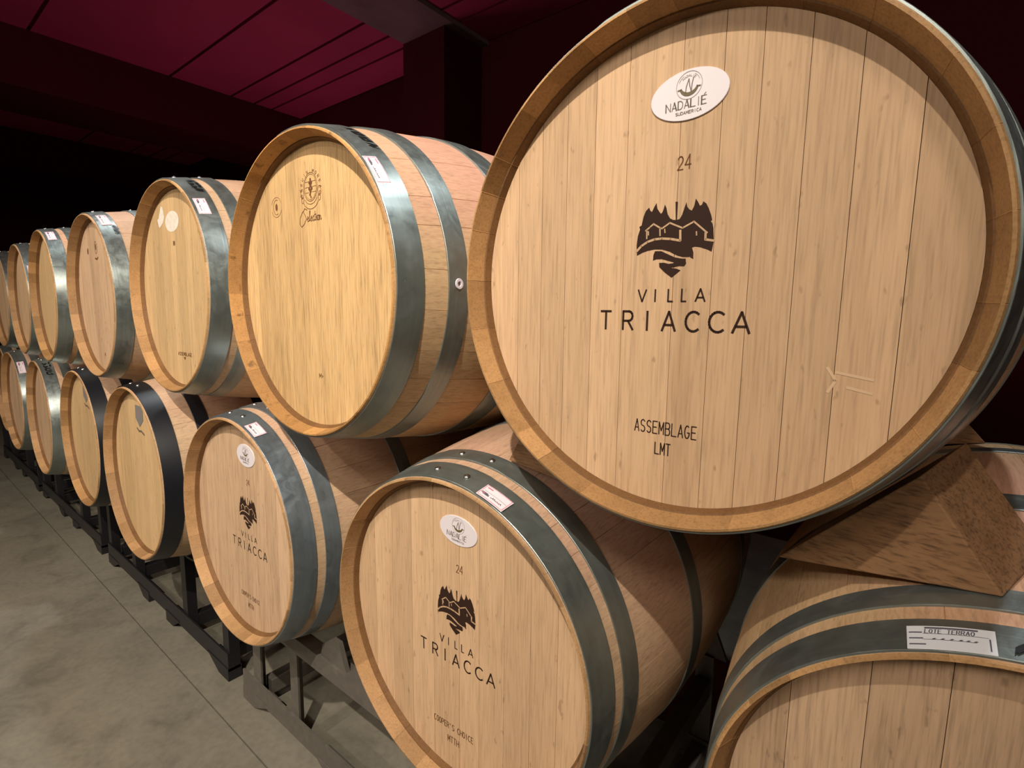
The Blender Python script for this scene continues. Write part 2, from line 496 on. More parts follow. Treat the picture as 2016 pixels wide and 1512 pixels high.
def barrel_body(root, rng, m_out, m_rim):
    # stave joints
    angs = []
    a = 0.0
    while a < 350:
        w = rng.uniform(9.5, 17.0); angs.append(a); a += w
    angs = [x * 360.0 / a for x in angs] + [360.0]
    off = rng.uniform(0, 30)
    cols = []   # (angle, is_joint, stave)
    for i in range(len(angs) - 1):
        a0, a1 = angs[i], angs[i + 1]
        e = 0.10
        k = 5
        for j in range(k + 1):
            cols.append((a0 + e + (a1 - a0 - 2 * e) * j / k + off, 0, i))
        cols.append((a1 + off, 1, i))
    prof = [(0.052, 0.2728, 2), (0.0365, 0.2736, 2), (0.0268, 0.2768, 2), (0.0260, 0.2786, 1), (0.0035, 0.2850, 1), (0.0, 0.2862, 1), (0.0006, 0.2890, 1), (0.003, r_of(0.003), 1)]
    ny = 26
    for i in range(1, ny):
        y = LEN * i / ny
        prof.append((y, r_of(y), 0))
    for y, r, f in prof[7::-1]:
        prof.append((LEN - y, r, f))
    verts = []; faces = []; fm = []; tone = []
    nc = len(cols)
    for (y, r, f) in prof:
        for (an, joint, st) in cols:
            t = math.radians(an)
            rr = r - (0.0011 if joint and f == 0 else (0.0004 if joint else 0))
            verts.append((rr * math.sin(t), y, rr * math.cos(t)))
    tones = [rng.random() for _ in range(len(angs))]
    np_ = len(prof)
    for i in range(np_ - 1):
        rim = min(prof[i][2], prof[i + 1][2]) if (prof[i][2] and prof[i + 1][2]) else 0
        if rim and 2 in (prof[i][2], prof[i + 1][2]): rim = 2
        for j in range(nc):
            j2 = (j + 1) % nc
            faces.append((i * nc + j, i * nc + j2, (i + 1) * nc + j2, (i + 1) * nc + j))
            fm.append(rim)
            tone.append(tones[cols[j][2]])
    o = mesh_obj('stave_body', verts, faces, [m_out, m_rim, TOASTED], root, fmat=fm, attrs={'tone': tone})
    return o


def barrel_head(root, rng, mat, front=True, seams=None, name='barrel_head'):
    R = 0.2734
    if seams is None:
        seams = []; x = -R + rng.uniform(0.03, 0.06)
        while x < R - 0.03:
            seams.append(x); x += rng.uniform(0.040, 0.075)
    ed = [-R] + seams + [R]
    verts = []; faces = []; tone = []
    gw = 0.00030
    y0 = HEAD_Y if front else LEN - HEAD_Y
    s = 1 if front else -1
    for i in range(len(ed) - 1):
        a = ed[i] + (gw if i else 0); b = ed[i + 1] - (gw if i < len(ed) - 2 else 0)
        t = rng.random()
        k = 14
        ta = math.asin(max(-1, a / R)); tb = math.asin(min(1, b / R))
        n = len(verts)
        for yy in (y0, y0 + s * 0.010):
            for zs in (1, -1):
                for j in range(k + 1):
                    x = R * math.sin(ta + (tb - ta) * j / k)
                    verts.append((x, yy, zs * math.sqrt(max(R * R - x * x, 0))))
        q = k + 1
        def idx(l, z, j): return n + l * 2 * q + z * q + j
        for j in range(k):
            faces.append((idx(0, 0, j), idx(0, 1, j), idx(0, 1, j + 1), idx(0, 0, j + 1)))
            faces.append((idx(1, 0, j), idx(1, 0, j + 1), idx(1, 1, j + 1), idx(1, 1, j)))
            faces.append((idx(0, 0, j), idx(0, 0, j + 1), idx(1, 0, j + 1), idx(1, 0, j)))
            faces.append((idx(0, 1, j), idx(1, 1, j), idx(1, 1, j + 1), idx(0, 1, j + 1)))
            tone += [t] * 4
        faces.append((idx(0, 0, 0), idx(1, 0, 0), idx(1, 1, 0), idx(0, 1, 0)))
        faces.append((idx(0, 0, k), idx(0, 1, k), idx(1, 1, k), idx(1, 0, k)))
        tone += [t] * 2
    return mesh_obj(name, verts, faces, mat, root, attrs={'tone': tone})


def rivet_mesh(name, p, nrm, r, parent):
    verts = []; faces = []
    nrm = Vector(nrm).normalized(); u = nrm.cross(Vector((0, 1, 0))).normalized(); w = nrm.cross(u)
    k = 12
    for (rr, h) in ((1.0, -0.15), (0.95, 0.15), (0.72, 0.42), (0.4, 0.56)):
        for j in range(k):
            a = 2 * PI * j / k
            verts.append(tuple(Vector(p) + r * (rr * (math.cos(a) * u + math.sin(a) * w) + h * nrm)))
    verts.append(tuple(Vector(p) + r * 0.6 * nrm))
    for i in range(3):
        for j in range(k):
            faces.append((i * k + j, i * k + (j + 1) % k, (i + 1) * k + (j + 1) % k, (i + 1) * k + j))
    for j in range(k):
        faces.append((3 * k + j, 3 * k + (j + 1) % k, 4 * k))
    return mesh_obj(name, verts, faces, RIVET, parent, smooth=True)


def hoop(root, y0, y1, mat, rivets=(-6, 7), lap=(-16, 14), front=True, t=0.0022, rr=0.0066):
    verts = []; faces = []; uvs = []
    n = 144
    ys = [y0, y0 + 0.0006, (y0 + y1) / 2, y1 - 0.0006, y1]
    for j in range(n + 1):
        an = 360.0 * j / n - 180
        ex = 0.0014 if lap[0] <= an <= lap[1] else 0.0
        for i, y in enumerate(ys):
            tt = (t + ex) * (0.8 if i in (0, 4) else 1)
            yy = y if front else LEN - y
            r = r_of(y) + tt
            a = math.radians(an)
            verts.append((r * math.sin(a), yy, r * math.cos(a)))
            uvs.append((a * 0.3 + y0 * 7, y + y0))
        # inner edges
        for y in (y1, y0):
            yy = y if front else LEN - y
            r = r_of(y) - 0.0015
            verts.append((r * math.sin(a), yy, r * math.cos(a)))
            uvs.append((a * 0.3, y))
    k = 7
    for j in range(n):
        for i in range(6):
            q = (j * k + i, (j + 1) * k + i, (j + 1) * k + i + 1, j * k + i + 1)
            faces.append(q)
        faces.append((j * k + 6, (j + 1) * k + 6, (j + 1) * k, j * k))
    o = mesh_obj('hoop', verts, faces, mat, root, uvs=uvs, smooth=True)
    bm = bmesh.new(); bm.from_mesh(o.data); bmesh.ops.recalc_face_normals(bm, faces=bm.faces)
    for e in bm.edges:
        if len(e.link_faces) == 2 and e.calc_face_angle(0) > 0.35: e.smooth = False
    bm.to_mesh(o.data); bm.free()
    ym = (y0 + y1) / 2
    for az in rivets:
        a = math.radians(az); r = r_of(ym) + t + 0.0008
        nv = (math.sin(a), 0, math.cos(a))
        rivet_mesh('rivet', (r * nv[0], ym if front else LEN - ym, r * nv[2]), nv, rr, o)
    return o


def villa_print(head, line1, line2, year='24', dx=0.0, brown=0.0):
    fn = lambda u, v, l=0.0: onhead(u + dx, v, l)
    e = Ink(fn)
    for p in EM_SOLID: e.tri(p, 0)
    for pts, w in EM_LINE: e.stroke(pts, w * 1.25, 1, lift=0.0003, ends=0.25)
    e.build('emblem', [INK, HEADS['pale']], head)
    t = Ink(fn)
    for ch, x, w in (('V', -.0363, .0101), ('I', -.0198, .0101), ('L', .0012, .0055), ('L', .0173, .0050), ('A', .0334, .0104)):
        t.glyph(ch, x, -.0286, w, .0138, .0019)
    for ch, x, w in (('T', -.0862, .0138), ('R', -.0553, .0130), ('I', -.0285, .0100), ('A', -.0045, .0157), ('C', .0236, .0158), ('C', .0502, .0168), ('A', .0757, .0172)):
        t.glyph(ch, x, -.0626, w, .0222, .0027)
    t.build('winery_name', [INK, INK_BROWN], head)
    t = Ink(fn)
    if year:
        t.glyph(year[0], .0050, .1172, .0060, .0140, .0013, 1)
        t.glyph(year[1], .0133, .1172, .0066, .0150, .0013, 1)
    t.build('year_mark', [INK, INK_BROWN], head)
    t = Ink(fn)
    if line1:
        wide = len(line1) > 11
        t.text(line1, -.0336 if not wide else -.0525, .0432 if not wide else .0445, -.1878 if not wide else -.1958, .0150 if not wide else .0112, .0013, gap=0.42, mat=0 if not wide else 1)
    if line2:
        t.text(line2, -.0060 if len(line2) < 4 else -.0175, .0130 if len(line2) < 4 else .0100, -.2128 if len(line2) < 4 else -.2225, .0142 if len(line2) < 4 else .0125, .0014, gap=0.4, mat=0 if len(line2) < 4 else 1)
    t.build('blend_mark', [INK, INK_BROWN], head)


def name_plate(root, dx=0.0, tilt=0.0, cz=0.1945, rx=0.0435, rz=0.0262):
    """oval enamel plate screwed to the head"""
    cx = 0.0135 + dx
    c, s = math.cos(tilt), math.sin(tilt)
    n = 48; verts = []; faces = []
    for (k, y) in ((1.0, HEAD_Y - 0.0001), (1.0, HEAD_Y - 0.0014), (0.985, HEAD_Y - 0.0018)):
        for j in range(n):
            a = 2 * PI * j / n
            px, pz = rx * k * math.cos(a), rz * k * math.sin(a)
            verts.append((cx + px * c - pz * s, y, cz + px * s + pz * c))
    for i in range(2):
        for j in range(n):
            faces.append((i * n + j, i * n + (j + 1) % n, (i + 1) * n + (j + 1) % n, (i + 1) * n + j))
    faces.append(tuple(range(2 * n, 3 * n)))
    p = mesh_obj('name_plate', verts, faces, PLATE, root)
    def fn(u, v, l=0.0): return (cx + u * c - v * s, HEAD_Y - 0.0022 - l, cz + u * s + v * c)
    ink = Ink(fn)
    ink.ring(.0005, .0095, .0142, .0142, .0006, mat=2)
    ink.ring(.0005, .0095, .0120, .0120, .0004, mat=2, a0=20, a1=60)
    ink.ring(.0005, .0095, .0120, .0120, .0004, mat=2, a0=120, a1=160)
    ink.arctext('NADALIE', .0005, .0085, .0090, .0100, 130, 50, .0017, .0020, .0004, 2)
    # thick horn under the N
    outer = arc(.0005, .0092, .0108, .0108, 200, 340, 14); inner = arc(.0005, .0108, .0092, .0085, 340, 200, 14)
    ink.tri(outer + inner, 1)
    ink.stroke([(-.0118, .0062), (-.0082, .0066)], .0014, 1); ink.stroke([(.0128, .0062), (.0092, .0066)], .0014, 1)
    for st in ([(-.0034, .0015), (-.0026, .0085), (.0000, .0160)], [(.0000, .0160), (.0012, .0085), (.0030, .0025)], [(.0030, .0025), (.0036, .0100), (.0050, .0165)]):
        ink.stroke(st, .0010, 0)
    x = -.0250
    for i, ch in enumerate('NADALIE'):
        w = .0052 if ch != 'I' else .0030
        ink.glyph(ch, x, -.0135, w, .0085, .0008, 0)
        if ch in 'ND': ink.stroke([(x, -.0135), (x, -.0050)], .0012, 0)
        if ch == 'L' or ch == 'E': ink.stroke([(x, -.0135), (x, -.0050)], .0014, 0)
        if ch == 'A': ink.stroke([(x + w * .5, -.0050), (x + w, -.0135)], .0014, 0)
        x += w + .0018
    ink.stroke([(x - .0045, -.0040), (x - .0025, -.0022)], .0006, 0)
    ink.text('SUDAMERICA', -.0135, .0150, -.0196, .0030, .0005, mat=0)
    ink.build('plate_print', [PLATE_INK, PLATE_GOLD, PLATE_LIGHT], p)
    for sx in (-1, 1):
        q = fn(sx * (rx - .0045), -.0008)
        rivet_mesh('screw', q, (0, -1, 0), .0017, p).data.materials[0] = SCREW
    return p


def sticker(parent, az0, az1, y0, y1, style=0, rng=None, t=0.0022, name='sticker'):
    """paper label wrapped on a hoop, az in degrees, y from the front end"""
    def fn(u, v, l=0.0): return onhoop(az0 + (az1 - az0) * u, y0 + (y1 - y0) * v, l, t + (0.0015 if abs(az0) < 20 else 0.0002))
    verts = []; faces = []; n = 12
    for lift in (0.0008, 0.0):
        for j in range(n + 1):
            for v in (0, 1): verts.append(fn(j / n, v, lift))
    for j in range(n):
        a = 2 * j; faces.append((a, a + 2, a + 3, a + 1))
        b = a + 2 * (n + 1); faces.append((b, b + 1, b + 3, b + 2))
        faces.append((a, b, b + 2, a + 2)); faces.append((a + 1, a + 3, b + 3, b + 1))
    m = 2 * (n + 1)
    faces.append((0, 1, m + 1, m)); faces.append((2 * n, m + 2 * n, m + 2 * n + 1, 2 * n + 1))
    o = mesh_obj(name, verts, faces, PAPER if style == 0 else PAPER_WHITE, parent)
    def fn2(u, v, l=0.0): return fn(u, v, 0.0012 + l)
    ink = Ink(fn2)
    rng = rng or random.Random(1)
    def rect(u0, v0, u1, v1, mat): 
        k = 6
        for i in range(k):
            a = u0 + (u1 - u0) * i / k; b = u0 + (u1 - u0) * (i + 1) / k
            ink.tri([(a, v0), (b, v0), (b, v1), (a, v1)], mat)
    if style == 0:
        e = 0.03
        rect(e, e, 1 - e, e + .03, 0); rect(e, 1 - e - .03, 1 - e, 1 - e, 0); rect(e, e, e + .015, 1 - e, 0); rect(1 - e - .015, e, 1 - e, 1 - e, 0)
        rect(.08, .50, .93, .515, 1)
        rect(.10, .76, .30, .84, 0); rect(.10, .26, .20, .34, 0)
        for x0, z0, x1 in ((.08, .30, .30), (.14, .24, .34)):
            x = x0
            while x < x1:
                ink.stroke([(x, z0), (x + .02, z0 + .09), (x + .035, z0 - .02)], .03, 1); x += .045
        x = .42
        while x < .80:
            ink.stroke([(x, .24), (x + .03, .32 + rng.uniform(-.04, .06)), (x + .05, .24)], .014, 1); x += .06
    else:
        k = 2
        rect(.22, .86, .82, .93, 1)
        for v, u1 in ((.66, .16), (.40, .17), (.14, .20)):
            rect(.03, v, .03 + u1, v + .05, 1)
        rect(.2, .63, .93, .645, 1); rect(.2, .37, .80, .385, 1)
        rect(.93, .10, .945, .60, 1)
        x = .22
        for ch in 'LOTE TERRAO':
            if ch != ' ': ink.glyph(ch, x, .66, .035, .17, .012, 1, slant=0.05)
            x += .052
        for u in (.32, .42, .52, .62, .70, .78): ink.stroke([(u, .40), (u + .02, .43)], .03, 1)
    ink.build(name + '_print', [PINK_INK, GREY_INK], o)
    return o


def marker(parent, az0, az1, y0, y1, rng):
    """thick felt-pen characters written along the hoop"""
    ink = Ink(lambda u, v, l=0.0: onhoop(u, v, l + 0.0016, 0.0022))
    n = 4
    for i in range(n):
        a = az0 + (az1 - az0) * i / n; w = (az1 - az0) / n * 0.72
        kx = rng.randint(0, 2)
        pts = {0: [(0, 0), (.3, 1), (.6, .1), (1, 1)], 1: [(0, 1), (.9, .9), (.4, .5), (1, .1), (0, 0)], 2: [(.1, .9), (0, .1), (.9, .1), (1, .9), (.2, .5)]}[kx]
        q = [(a + w * p[0], y0 + (y1 - y0) * p[1]) for p in pts]
        for s in range(len(q) - 1):
            (ua, va), (ub, vb) = q[s], q[s + 1]
            hw = 0.0030; hd = hw / 0.0052
            k = len(ink.v)
            ink.v += [ink.fn(ua - hd * .9, va - hw, 0), ink.fn(ub - hd * .9, vb - hw, 0), ink.fn(ub + hd * .9, vb + hw, 0), ink.fn(ua + hd * .9, va + hw, 0)]
            ink.f.append((k, k + 1, k + 2, k + 3)); ink.m.append(0)
    ink.build('marker_writing', [MARKER], parent)


HEADS = {
    'pale': wood('oak_head_pale', lin((212, 176, 138)), 'z', contrast=0.75, speck=0.45),
    'gold': wood('oak_head_golden', lin((214, 176, 124)), 'z', contrast=1.4, speck=0.25),
    'grey': wood('oak_head_greyish', lin((206, 172, 138)), 'z', contrast=0.95, speck=0.5),
    'straw': wood('oak_head_straw', lin((206, 172, 126)), 'z', contrast=0.8, speck=0.4),
}
RIMS = {
    'gold': wood('oak_rim_golden', lin((186, 144, 96)), 'n', contrast=0.9, speck=0.35, tonevar=0.36),
    'burnt': wood('oak_rim_golden_scorched', lin((196, 148, 92)), 'n', contrast=0.85, speck=0.3, burnt=0.75, tonevar=0.34),
    'pale': wood('oak_rim_pale', lin((188, 148, 104)), 'n', contrast=0.85, speck=0.35, tonevar=0.34),
}
TOASTED = wood('oak_toasted_croze', lin((128, 92, 56)), 'n', contrast=0.8, speck=0.3, tonevar=0.2)
BODIES = {
    'pink': wood('oak_staves_wine_stained', lin((208, 172, 130)), 'y', contrast=0.8, speck=0.3, stain=(lin((212, 154, 136)), 0.7)),
    'pale': wood('oak_staves_pale', lin((206, 174, 140)), 'y', contrast=0.8, speck=0.3, stain=(lin((200, 148, 132)), 0.5)),
    'tan': wood('oak_staves_tan', lin((204, 170, 132)), 'y', contrast=0.9, speck=0.35),
}


def barrel(label, group, loc, yaw, pitch, head='pale', rim='pale', body='pale', hoops=None, hoop_mat=None, seed=1, seams=None, spin=0.0, lap=(-16, 14), rivets=(-6, 7)):
    rng = random.Random(seed)
    root = empty('wine_barrel', (loc[0], loc[1], loc[2] + ZB), (pitch, 0, yaw))
    tag(root, label, 'barrel', group)
    barrel_body(root, rng, BODIES[body], RIMS[rim])
    hd = barrel_head(root, rng, HEADS[head], True, seams)
    barrel_head(root, rng, HEADS[head], False)
    hs = []
    hoops = hoops or [(0.005, 0.055), (0.075, 0.112), (0.292, 0.332)]
    hoop_mat = hoop_mat or HOOP
    for i, (a, b) in enumerate(hoops):
        hs.append(hoop(root, a, b, hoop_mat, rivets, lap, True))
    for i, (a, b) in enumerate(hoops[::-1]):
        hoop(root, a, b, hoop_mat, rivets, lap, False)
    return root, hd, hs

# ------------------------------------------------------------------ the barrels
TOP = 'oak barrels lying in the upper tier'
LOW = 'oak barrels lying in the lower tier on the racks'
HT1 = [(0.005, 0.054), (0.101, 0.142), (0.262, 0.318)]
HBK = [(0.005, 0.055), (0.115, 0.154), (0.300, 0.340)]

# upper tier, nearest
root, hd, hs = barrel('largest oak barrel of the upper tier, head marked TRIACCA and ASSEMBLAGE LMT', TOP,
                      (-0.0075, 0.0080, 0.6014), -0.008, 0.012, 'pale', 'gold', 'tan', seed=11,
                      seams=[-0.222, -0.182, -0.143, -0.102, -0.058, 0.006, 0.050, 0.088, 0.131, 0.174, 0.222])
villa_print(hd, 'ASSEMBLAGE', 'LMT')
name_plate(root, tilt=0.012)
# chalk strokes low on the right of the head
ck = Ink(onhead)
for p in ([(.176, -.098), (.206, -.103)], [(.186, -.112), (.206, -.116)], [(.168, -.094), (.176, -.106), (.170, -.118)]):
    ck.stroke(p, .0028, 0)
ck.build('chalk_mark', [plain('chalk', lin((216, 184, 148)), 0.9)], hd)

# upper tier, second
root, hd, hs = barrel('golden oak barrel of the upper tier with round crest and script Selection, scorched rim', TOP,
                      (-0.7253, -0.0135, 0.6008), 0.007, 0.006, 'gold', 'burnt', 'pink', HT1, seed=23, lap=(-12, 62), rivets=(1,))
ink = Ink(onhead)
cx, cz = 0.0030, 0.1930
ink.arctext('SEGUIN MOREAU', cx, cz - .004, .031, .031, 196, -16, .0040, .0060, .0009)
ink.ring(cx, cz, .0235, .0265, .0011); ink.ring(cx, cz, .0205, .0235, .0007)
for dz in (-.010, 0.0, .010): ink.stroke([(cx - .019, cz + dz), (cx - .006, cz + dz)], .0007); ink.stroke([(cx + .006, cz + dz), (cx + .019, cz + dz)], .0007)
for i, (bx, bz, r) in enumerate([(0, .014, .003), (-.003, .008, .0035), (.003, .008, .0035), (0, .003, .004), (-.004, -.003, .0035), (.004, -.003, .0035), (0, -.008, .004), (-.002, -.014, .003), (.001, -.019, .0022)]):
    ink.disc(cx + bx, cz + bz, r, r, 10)
ink.ring(cx, cz - .016, .022, .016, .0010, 16, 200, 340); ink.ring(cx, cz - .019, .028, .022, .0012, 18, 205, 335)
ink.ring(cx - .030, cz - .010, .005, .009, .0011, 14); ink.ring(cx + .030, cz - .010, .005, .009, .0011, 14)
ink.ring(cx - .029, cz - .022, .004, .006, .0011, 12); ink.ring(cx + .029, cz - .022, .004, .006, .0011, 12)
ink.build('emblem', [INK_BROWN], hd)
ink = Ink(onhead)
# script word: Selection
def script(ink, x, z, s, sw):
    S = [(.9, .95), (.5, 1.1), (.25, .85), (.55, .55), (.75, .25), (.35, -.15), (-.1, -.35), (-.4, -.1), (-.35, .35), (0, .75), (.2, .9)]
    ink.stroke([(x + a * s * .9, z + b * s) for a, b in S], sw)
    x += s * .78
    def e(x): ink.stroke([(x, z + s * .15), (x + s * .22, z + s * .3), (x + s * .12, z + s * .42), (x + s * .02, z + s * .2), (x + s * .12, z), (x + s * .3, z + s * .1)], sw); return x + s * .30
    def l(x): ink.stroke([(x, z + s * .1), (x + s * .2, z + s * .85), (x + s * .1, z + s * .8), (x + s * .06, z + s * .05), (x + s * .22, z + s * .08)], sw); return x + s * .22
    def i(x): ink.stroke([(x, z + s * .2), (x + s * .08, z + s * .4), (x + s * .08, z + s * .02), (x + s * .2, z + s * .1)], sw); return x + s * .2
    def t(x): ink.stroke([(x + s * .1, z + s * .75), (x + s * .06, z + s * .02), (x + s * .2, z + s * .08)], sw); ink.stroke([(x - s * .02, z + s * .48), (x + s * .24, z + s * .5)], sw); return x + s * .22
    def c(x): ink.stroke([(x + s * .22, z + s * .38), (x + s * .08, z + s * .4), (x + s * .02, z + s * .18), (x + s * .12, z), (x + s * .28, z + s * .1)], sw); return x + s * .28
    def o(x): ink.stroke(arc(x + s * .12, z + s * .2, s * .12, s * .2, 80, 430, 8) + [(x + s * .3, z + s * .36)], sw); return x + s * .28
    def n(x): ink.stroke([(x, z + s * .38), (x, z), (x + s * .1, z + s * .38), (x + s * .2, z + s * .3), (x + s * .2, z), (x + s * .32, z + s * .1)], sw); return x + s * .3
    for f in (e, l, e, c, t, i, o, n): x = f(x)
    return x
script(ink, -.0310, .1290, .0235, .0015)
ink.build('lettering', [INK_BROWN], hd)
ink = Ink(onhead)
ink.ring(-.1275, .1690, .0200, .0200, .0008, 18, 20, 160); ink.ring(-.1275, .1690, .0200, .0200, .0008, 18, 200, 340)
ink.disc(-.1275, .1690, .0045, .0075, 10); ink.ring(-.1275, .1690, .0120, .0150, .0010, 12, 60, 300)
ink.build('stamp', [INK_BROWN], hd)
ink = Ink(onhead); ink.glyph('M', .0090, -.178, .007, .009, .0014); ink.glyph('+', .0180, -.178, .005, .008, .0012)
ink.build('stamp', [INK_BROWN], hd)
sticker(hs[0], 45, 57, 0.0065, 0.031)
marker(hs[0], 23, 42, 0.036, 0.050, random.Random(3))
# washer on the second hoop
v = []; f = []
p0 = Vector(onhoop(89, 0.121, 0.0)); k = 20
for (rr, h) in ((.0095, 0), (.0090, .0015), (.0045, .0015), (.0040, 0)):
    for j in range(k):
        a = 2 * PI * j / k; v.append((p0.x + h, p0.y + rr * math.cos(a), p0.z + rr * math.sin(a)))
for i in range(3):
    for j in range(k): f.append((i * k + j, i * k + (j + 1) % k, (i + 1) * k + (j + 1) % k, (i + 1) * k + j))
tag(mesh_obj('washer', v, f, PAPER, hs[1]), 'white ring on the hoop')

# upper tier, third
root, hd, hs = barrel('upper tier oak barrel with two worn white round stickers on its head', TOP,
                      (-1.4434, -0.0045, 0.6141), 0.002, -0.008, 'straw', 'gold', 'pale', seed=35)
ink = Ink(onhead)
ink.disc(-.0195, .1885, .0500, .0285, 22)
o = ink.build('round_sticker', [WHITE_STICKER], hd)
o.data.materials[0] = WHITE_STICKER
ink = Ink(onhead)
ink.tri([(-.1290, .2020), (-.1180, .2060), (-.0960, .2390), (-.0840, .2330), (-.0740, .2080), (-.0830, .1920), (-.1120, .1790), (-.1200, .1830)], 0)
ink.build('torn_sticker', [WHITE_STICKER], hd)
ink = Ink(onhead)
ink.text('BB', -.0180, -.0060, .1230, .0100, .0018)
ink.build('stamp', [INK_BROWN], hd)
ink = Ink(onhead)
ink.text('ASSEMBLAGE', -.0287, .0689, -.1890, .0090, .0016); ink.tri([(.0100, -.1930), (.0260, -.1930), (.0180, -.2020)])
ink.build('lettering', [INK_BROWN], hd)
sticker(hs[0], 42, 53, 0.011, 0.038)
marker(hs[0], 21, 37, 0.030, 0.048, random.Random(8))

# upper tier, fourth to seventh
root, hd, hs = barrel('fourth upper tier barrel from the right, faint burnt crest on its greyish head', TOP,
                      (-2.1620, -0.0141, 0.5975), 0.004, 0.008, 'grey', 'pale', 'pale', [(0.005, 0.055), (0.125, 0.160), (0.292, 0.332)], seed=47)
ink = Ink(onhead)
ink.ring(-.003, .178, .014, .022, .0022, 16); ink.disc(-.003, .180, .006, .012, 10); ink.stroke([(-.020, .140), (.000, .136), (.016, .142)], .006)
ink.build('emblem', [INK_BROWN], hd)
ink = Ink(onhead); ink.disc(-.105, .170, .008, .012, 10); ink.build('stamp', [INK_BROWN], hd)
ink = Ink(onhead); ink.disc(-.0102, -.2129, .004, .007, 8); ink.build('stamp', [INK_BROWN], hd)
sticker(hs[0], 22, 37, 0.016, 0.044)
marker(hs[0], 38, 46, 0.044, 0.052, random.Random(5))
root, hd, hs = barrel('upper tier oak barrel, fifth from the right, with a reddish brown rim', TOP, (-2.9086, -0.0161, 0.6050), -0.02, -0.004, 'straw', 'gold', 'pink', seed=51)
sticker(hs[0], 22, 37, 0.014, 0.042)
root, hd, hs = barrel('small looking upper tier oak barrel at the far left, sixth from the right', TOP, (-3.6338, 0.0096, 0.5970), -0.01, 0.0, 'pale', 'pale', 'pale', seed=62)
sticker(hs[0], 55, 72, 0.014, 0.042)
root, hd, hs = barrel('farthest upper tier oak barrel, cut by the left edge of the photo', TOP, (-4.3503, 0.0227, 0.6005), 0.007, 0.0, 'pale', 'pale', 'pale', seed=73)

# lower tier
SEAM_A = [-0.218, -0.165, -0.110, -0.052, 0.012, 0.058, 0.112, 0.165, 0.215]
root, hd, hs = barrel('lower tier oak barrel marked TRIACCA with dark green grey hoops, nearest of the lower two', LOW,
                      (-0.3730, 0.0276, -0.0092), 0.0235, 0.006, 'pale', 'pale', 'pale', seed=84, seams=SEAM_A)
villa_print(hd, "COOPER'S CHOICE", 'MTTH', dx=0.0)
name_plate(root, dx=-.003, tilt=-0.06)
sticker(hs[0], 15, 25.5, 0.006, 0.034)
root, hd, hs = barrel('lower tier oak barrel marked TRIACCA with bluish shiny hoops, beside black hooped barrels', LOW,
                      (-1.1015, -0.0061, -0.0006), 0.014, -0.003, 'grey', 'pale', 'pale', hoop_mat=HOOP_BLUE, seed=96, seams=SEAM_A)
villa_print(hd, "COOPER'S CHOICE", 'MTTH', dx=0.016)
name_plate(root, dx=.012, tilt=-0.04, rx=.046, rz=.029)
sticker(hs[0], 17, 27, 0.008, 0.036)


def shield(hd, cx, cz):
    ink = Ink(lambda u, v, l=0.0: onhead(u, v, l + .0006))
    ink.tri([(cx - .034, cz + .036), (cx + .034, cz + .036), (cx + .036, cz - .010), (cx, cz - .036), (cx - .036, cz - .010)], 0)
    o = ink.build('shield_plate', [GREY_PLATE], hd)
    ink = Ink(lambda u, v, l=0.0: onhead(u, v, l + .0012))
    ink.stroke([(cx - .006, cz + .018), (cx - .006, cz - .004)], .003); ink.stroke([(cx + .008, cz + .016), (cx + .004, cz - .006)], .003)
    ink.build('plate_print', [PINK_INK], o)
    ink = Ink(onhead)
    ink.stroke([(cx - .030, cz - .044), (cx - .012, cz - .052), (cx + .010, cz - .050), (cx + .036, cz - .058)], .007)
    ink.build('stamp', [plain('grey_stamp', lin((110, 96, 78)), 0.7)], hd)


root, hd, hs = barrel('nearer of the two lower tier oak barrels with broad black hoops', LOW,
                      (-1.8035, -0.0255, 0.0100), 0.006, -0.008, 'straw', 'pale', 'pale', HBK, HOOP_BLACK, seed=101)
shield(hd, 0.004, 0.190)
ink = Ink(onhead); ink.disc(.012, -.262, .009, .007, 12); 
sticker(hs[1], 18, 30, 0.118, 0.150)
root, hd, hs = barrel('farther of the two lower tier oak barrels with broad black hoops', LOW,
                      (-2.5478, -0.0063, 0.0044), 0.002, -0.003, 'straw', 'gold', 'pale', HBK, HOOP_BLACK, seed=113)
shield(hd, 0.012, 0.190)
root, hd, hs = barrel('lower tier oak barrel with bright silver hoops, just left of the black hooped ones', LOW,
                      (-3.2708, -0.0161, -0.0017), -0.012, -0.008, 'grey', 'pale', 'pale', seed=127)
marker(hs[0], 18, 40, 0.022, 0.046, random.Random(12))
root, hd, hs = barrel('lower tier oak barrel at the far left, second before the edge of the photo', LOW, (-3.9897, -0.0155, 0.0011), 0.0125, -0.005, 'grey', 'pale', 'pale', seed=131)
sticker(hs[0], 35, 52, 0.012, 0.042)
root, hd, hs = barrel('farthest lower tier oak barrel, cut by the left edge of the photo', LOW, (-4.7089, 0.0360, -0.0047), 0.003, 0.0, 'pale', 'pale', 'pale', seed=149)
root, hd, hs = barrel('shaded oak barrel at the bottom right corner with a white paper label on its hoop', LOW,
                      (0.3692, 0.0101, -0.0057), -0.0286, 0.010, 'grey', 'gold', 'pink', [(0.004, 0.046), (0.067, 0.100), (0.285, 0.338)], seed=152, rivets=(30, 40), lap=(20, 50))
sticker(hs[0], -24.5, -12.5, 0.004, 0.033, style=1, name='paper_label')
marker(hs[0], -10, -6, 0.012, 0.020, random.Random(4))


# ------------------------------------------------------------------ wooden chocks wedged beside the nearest upper barrel
def chock(label, pts, d):
    mb = MB()
    P = [Vector(p) + Vector((0, 0, ZB)) for p in pts]
    c = sum(P, Vector()) / len(P)
    mb.prism([p - c for p in P], d)
    o = mb.build('wooden_chock', CHOCK, None, bevel=0.0015)
    o.location = c
    tag(o, label, 'wedge', 'wooden chocks steadying the barrels')
    return o


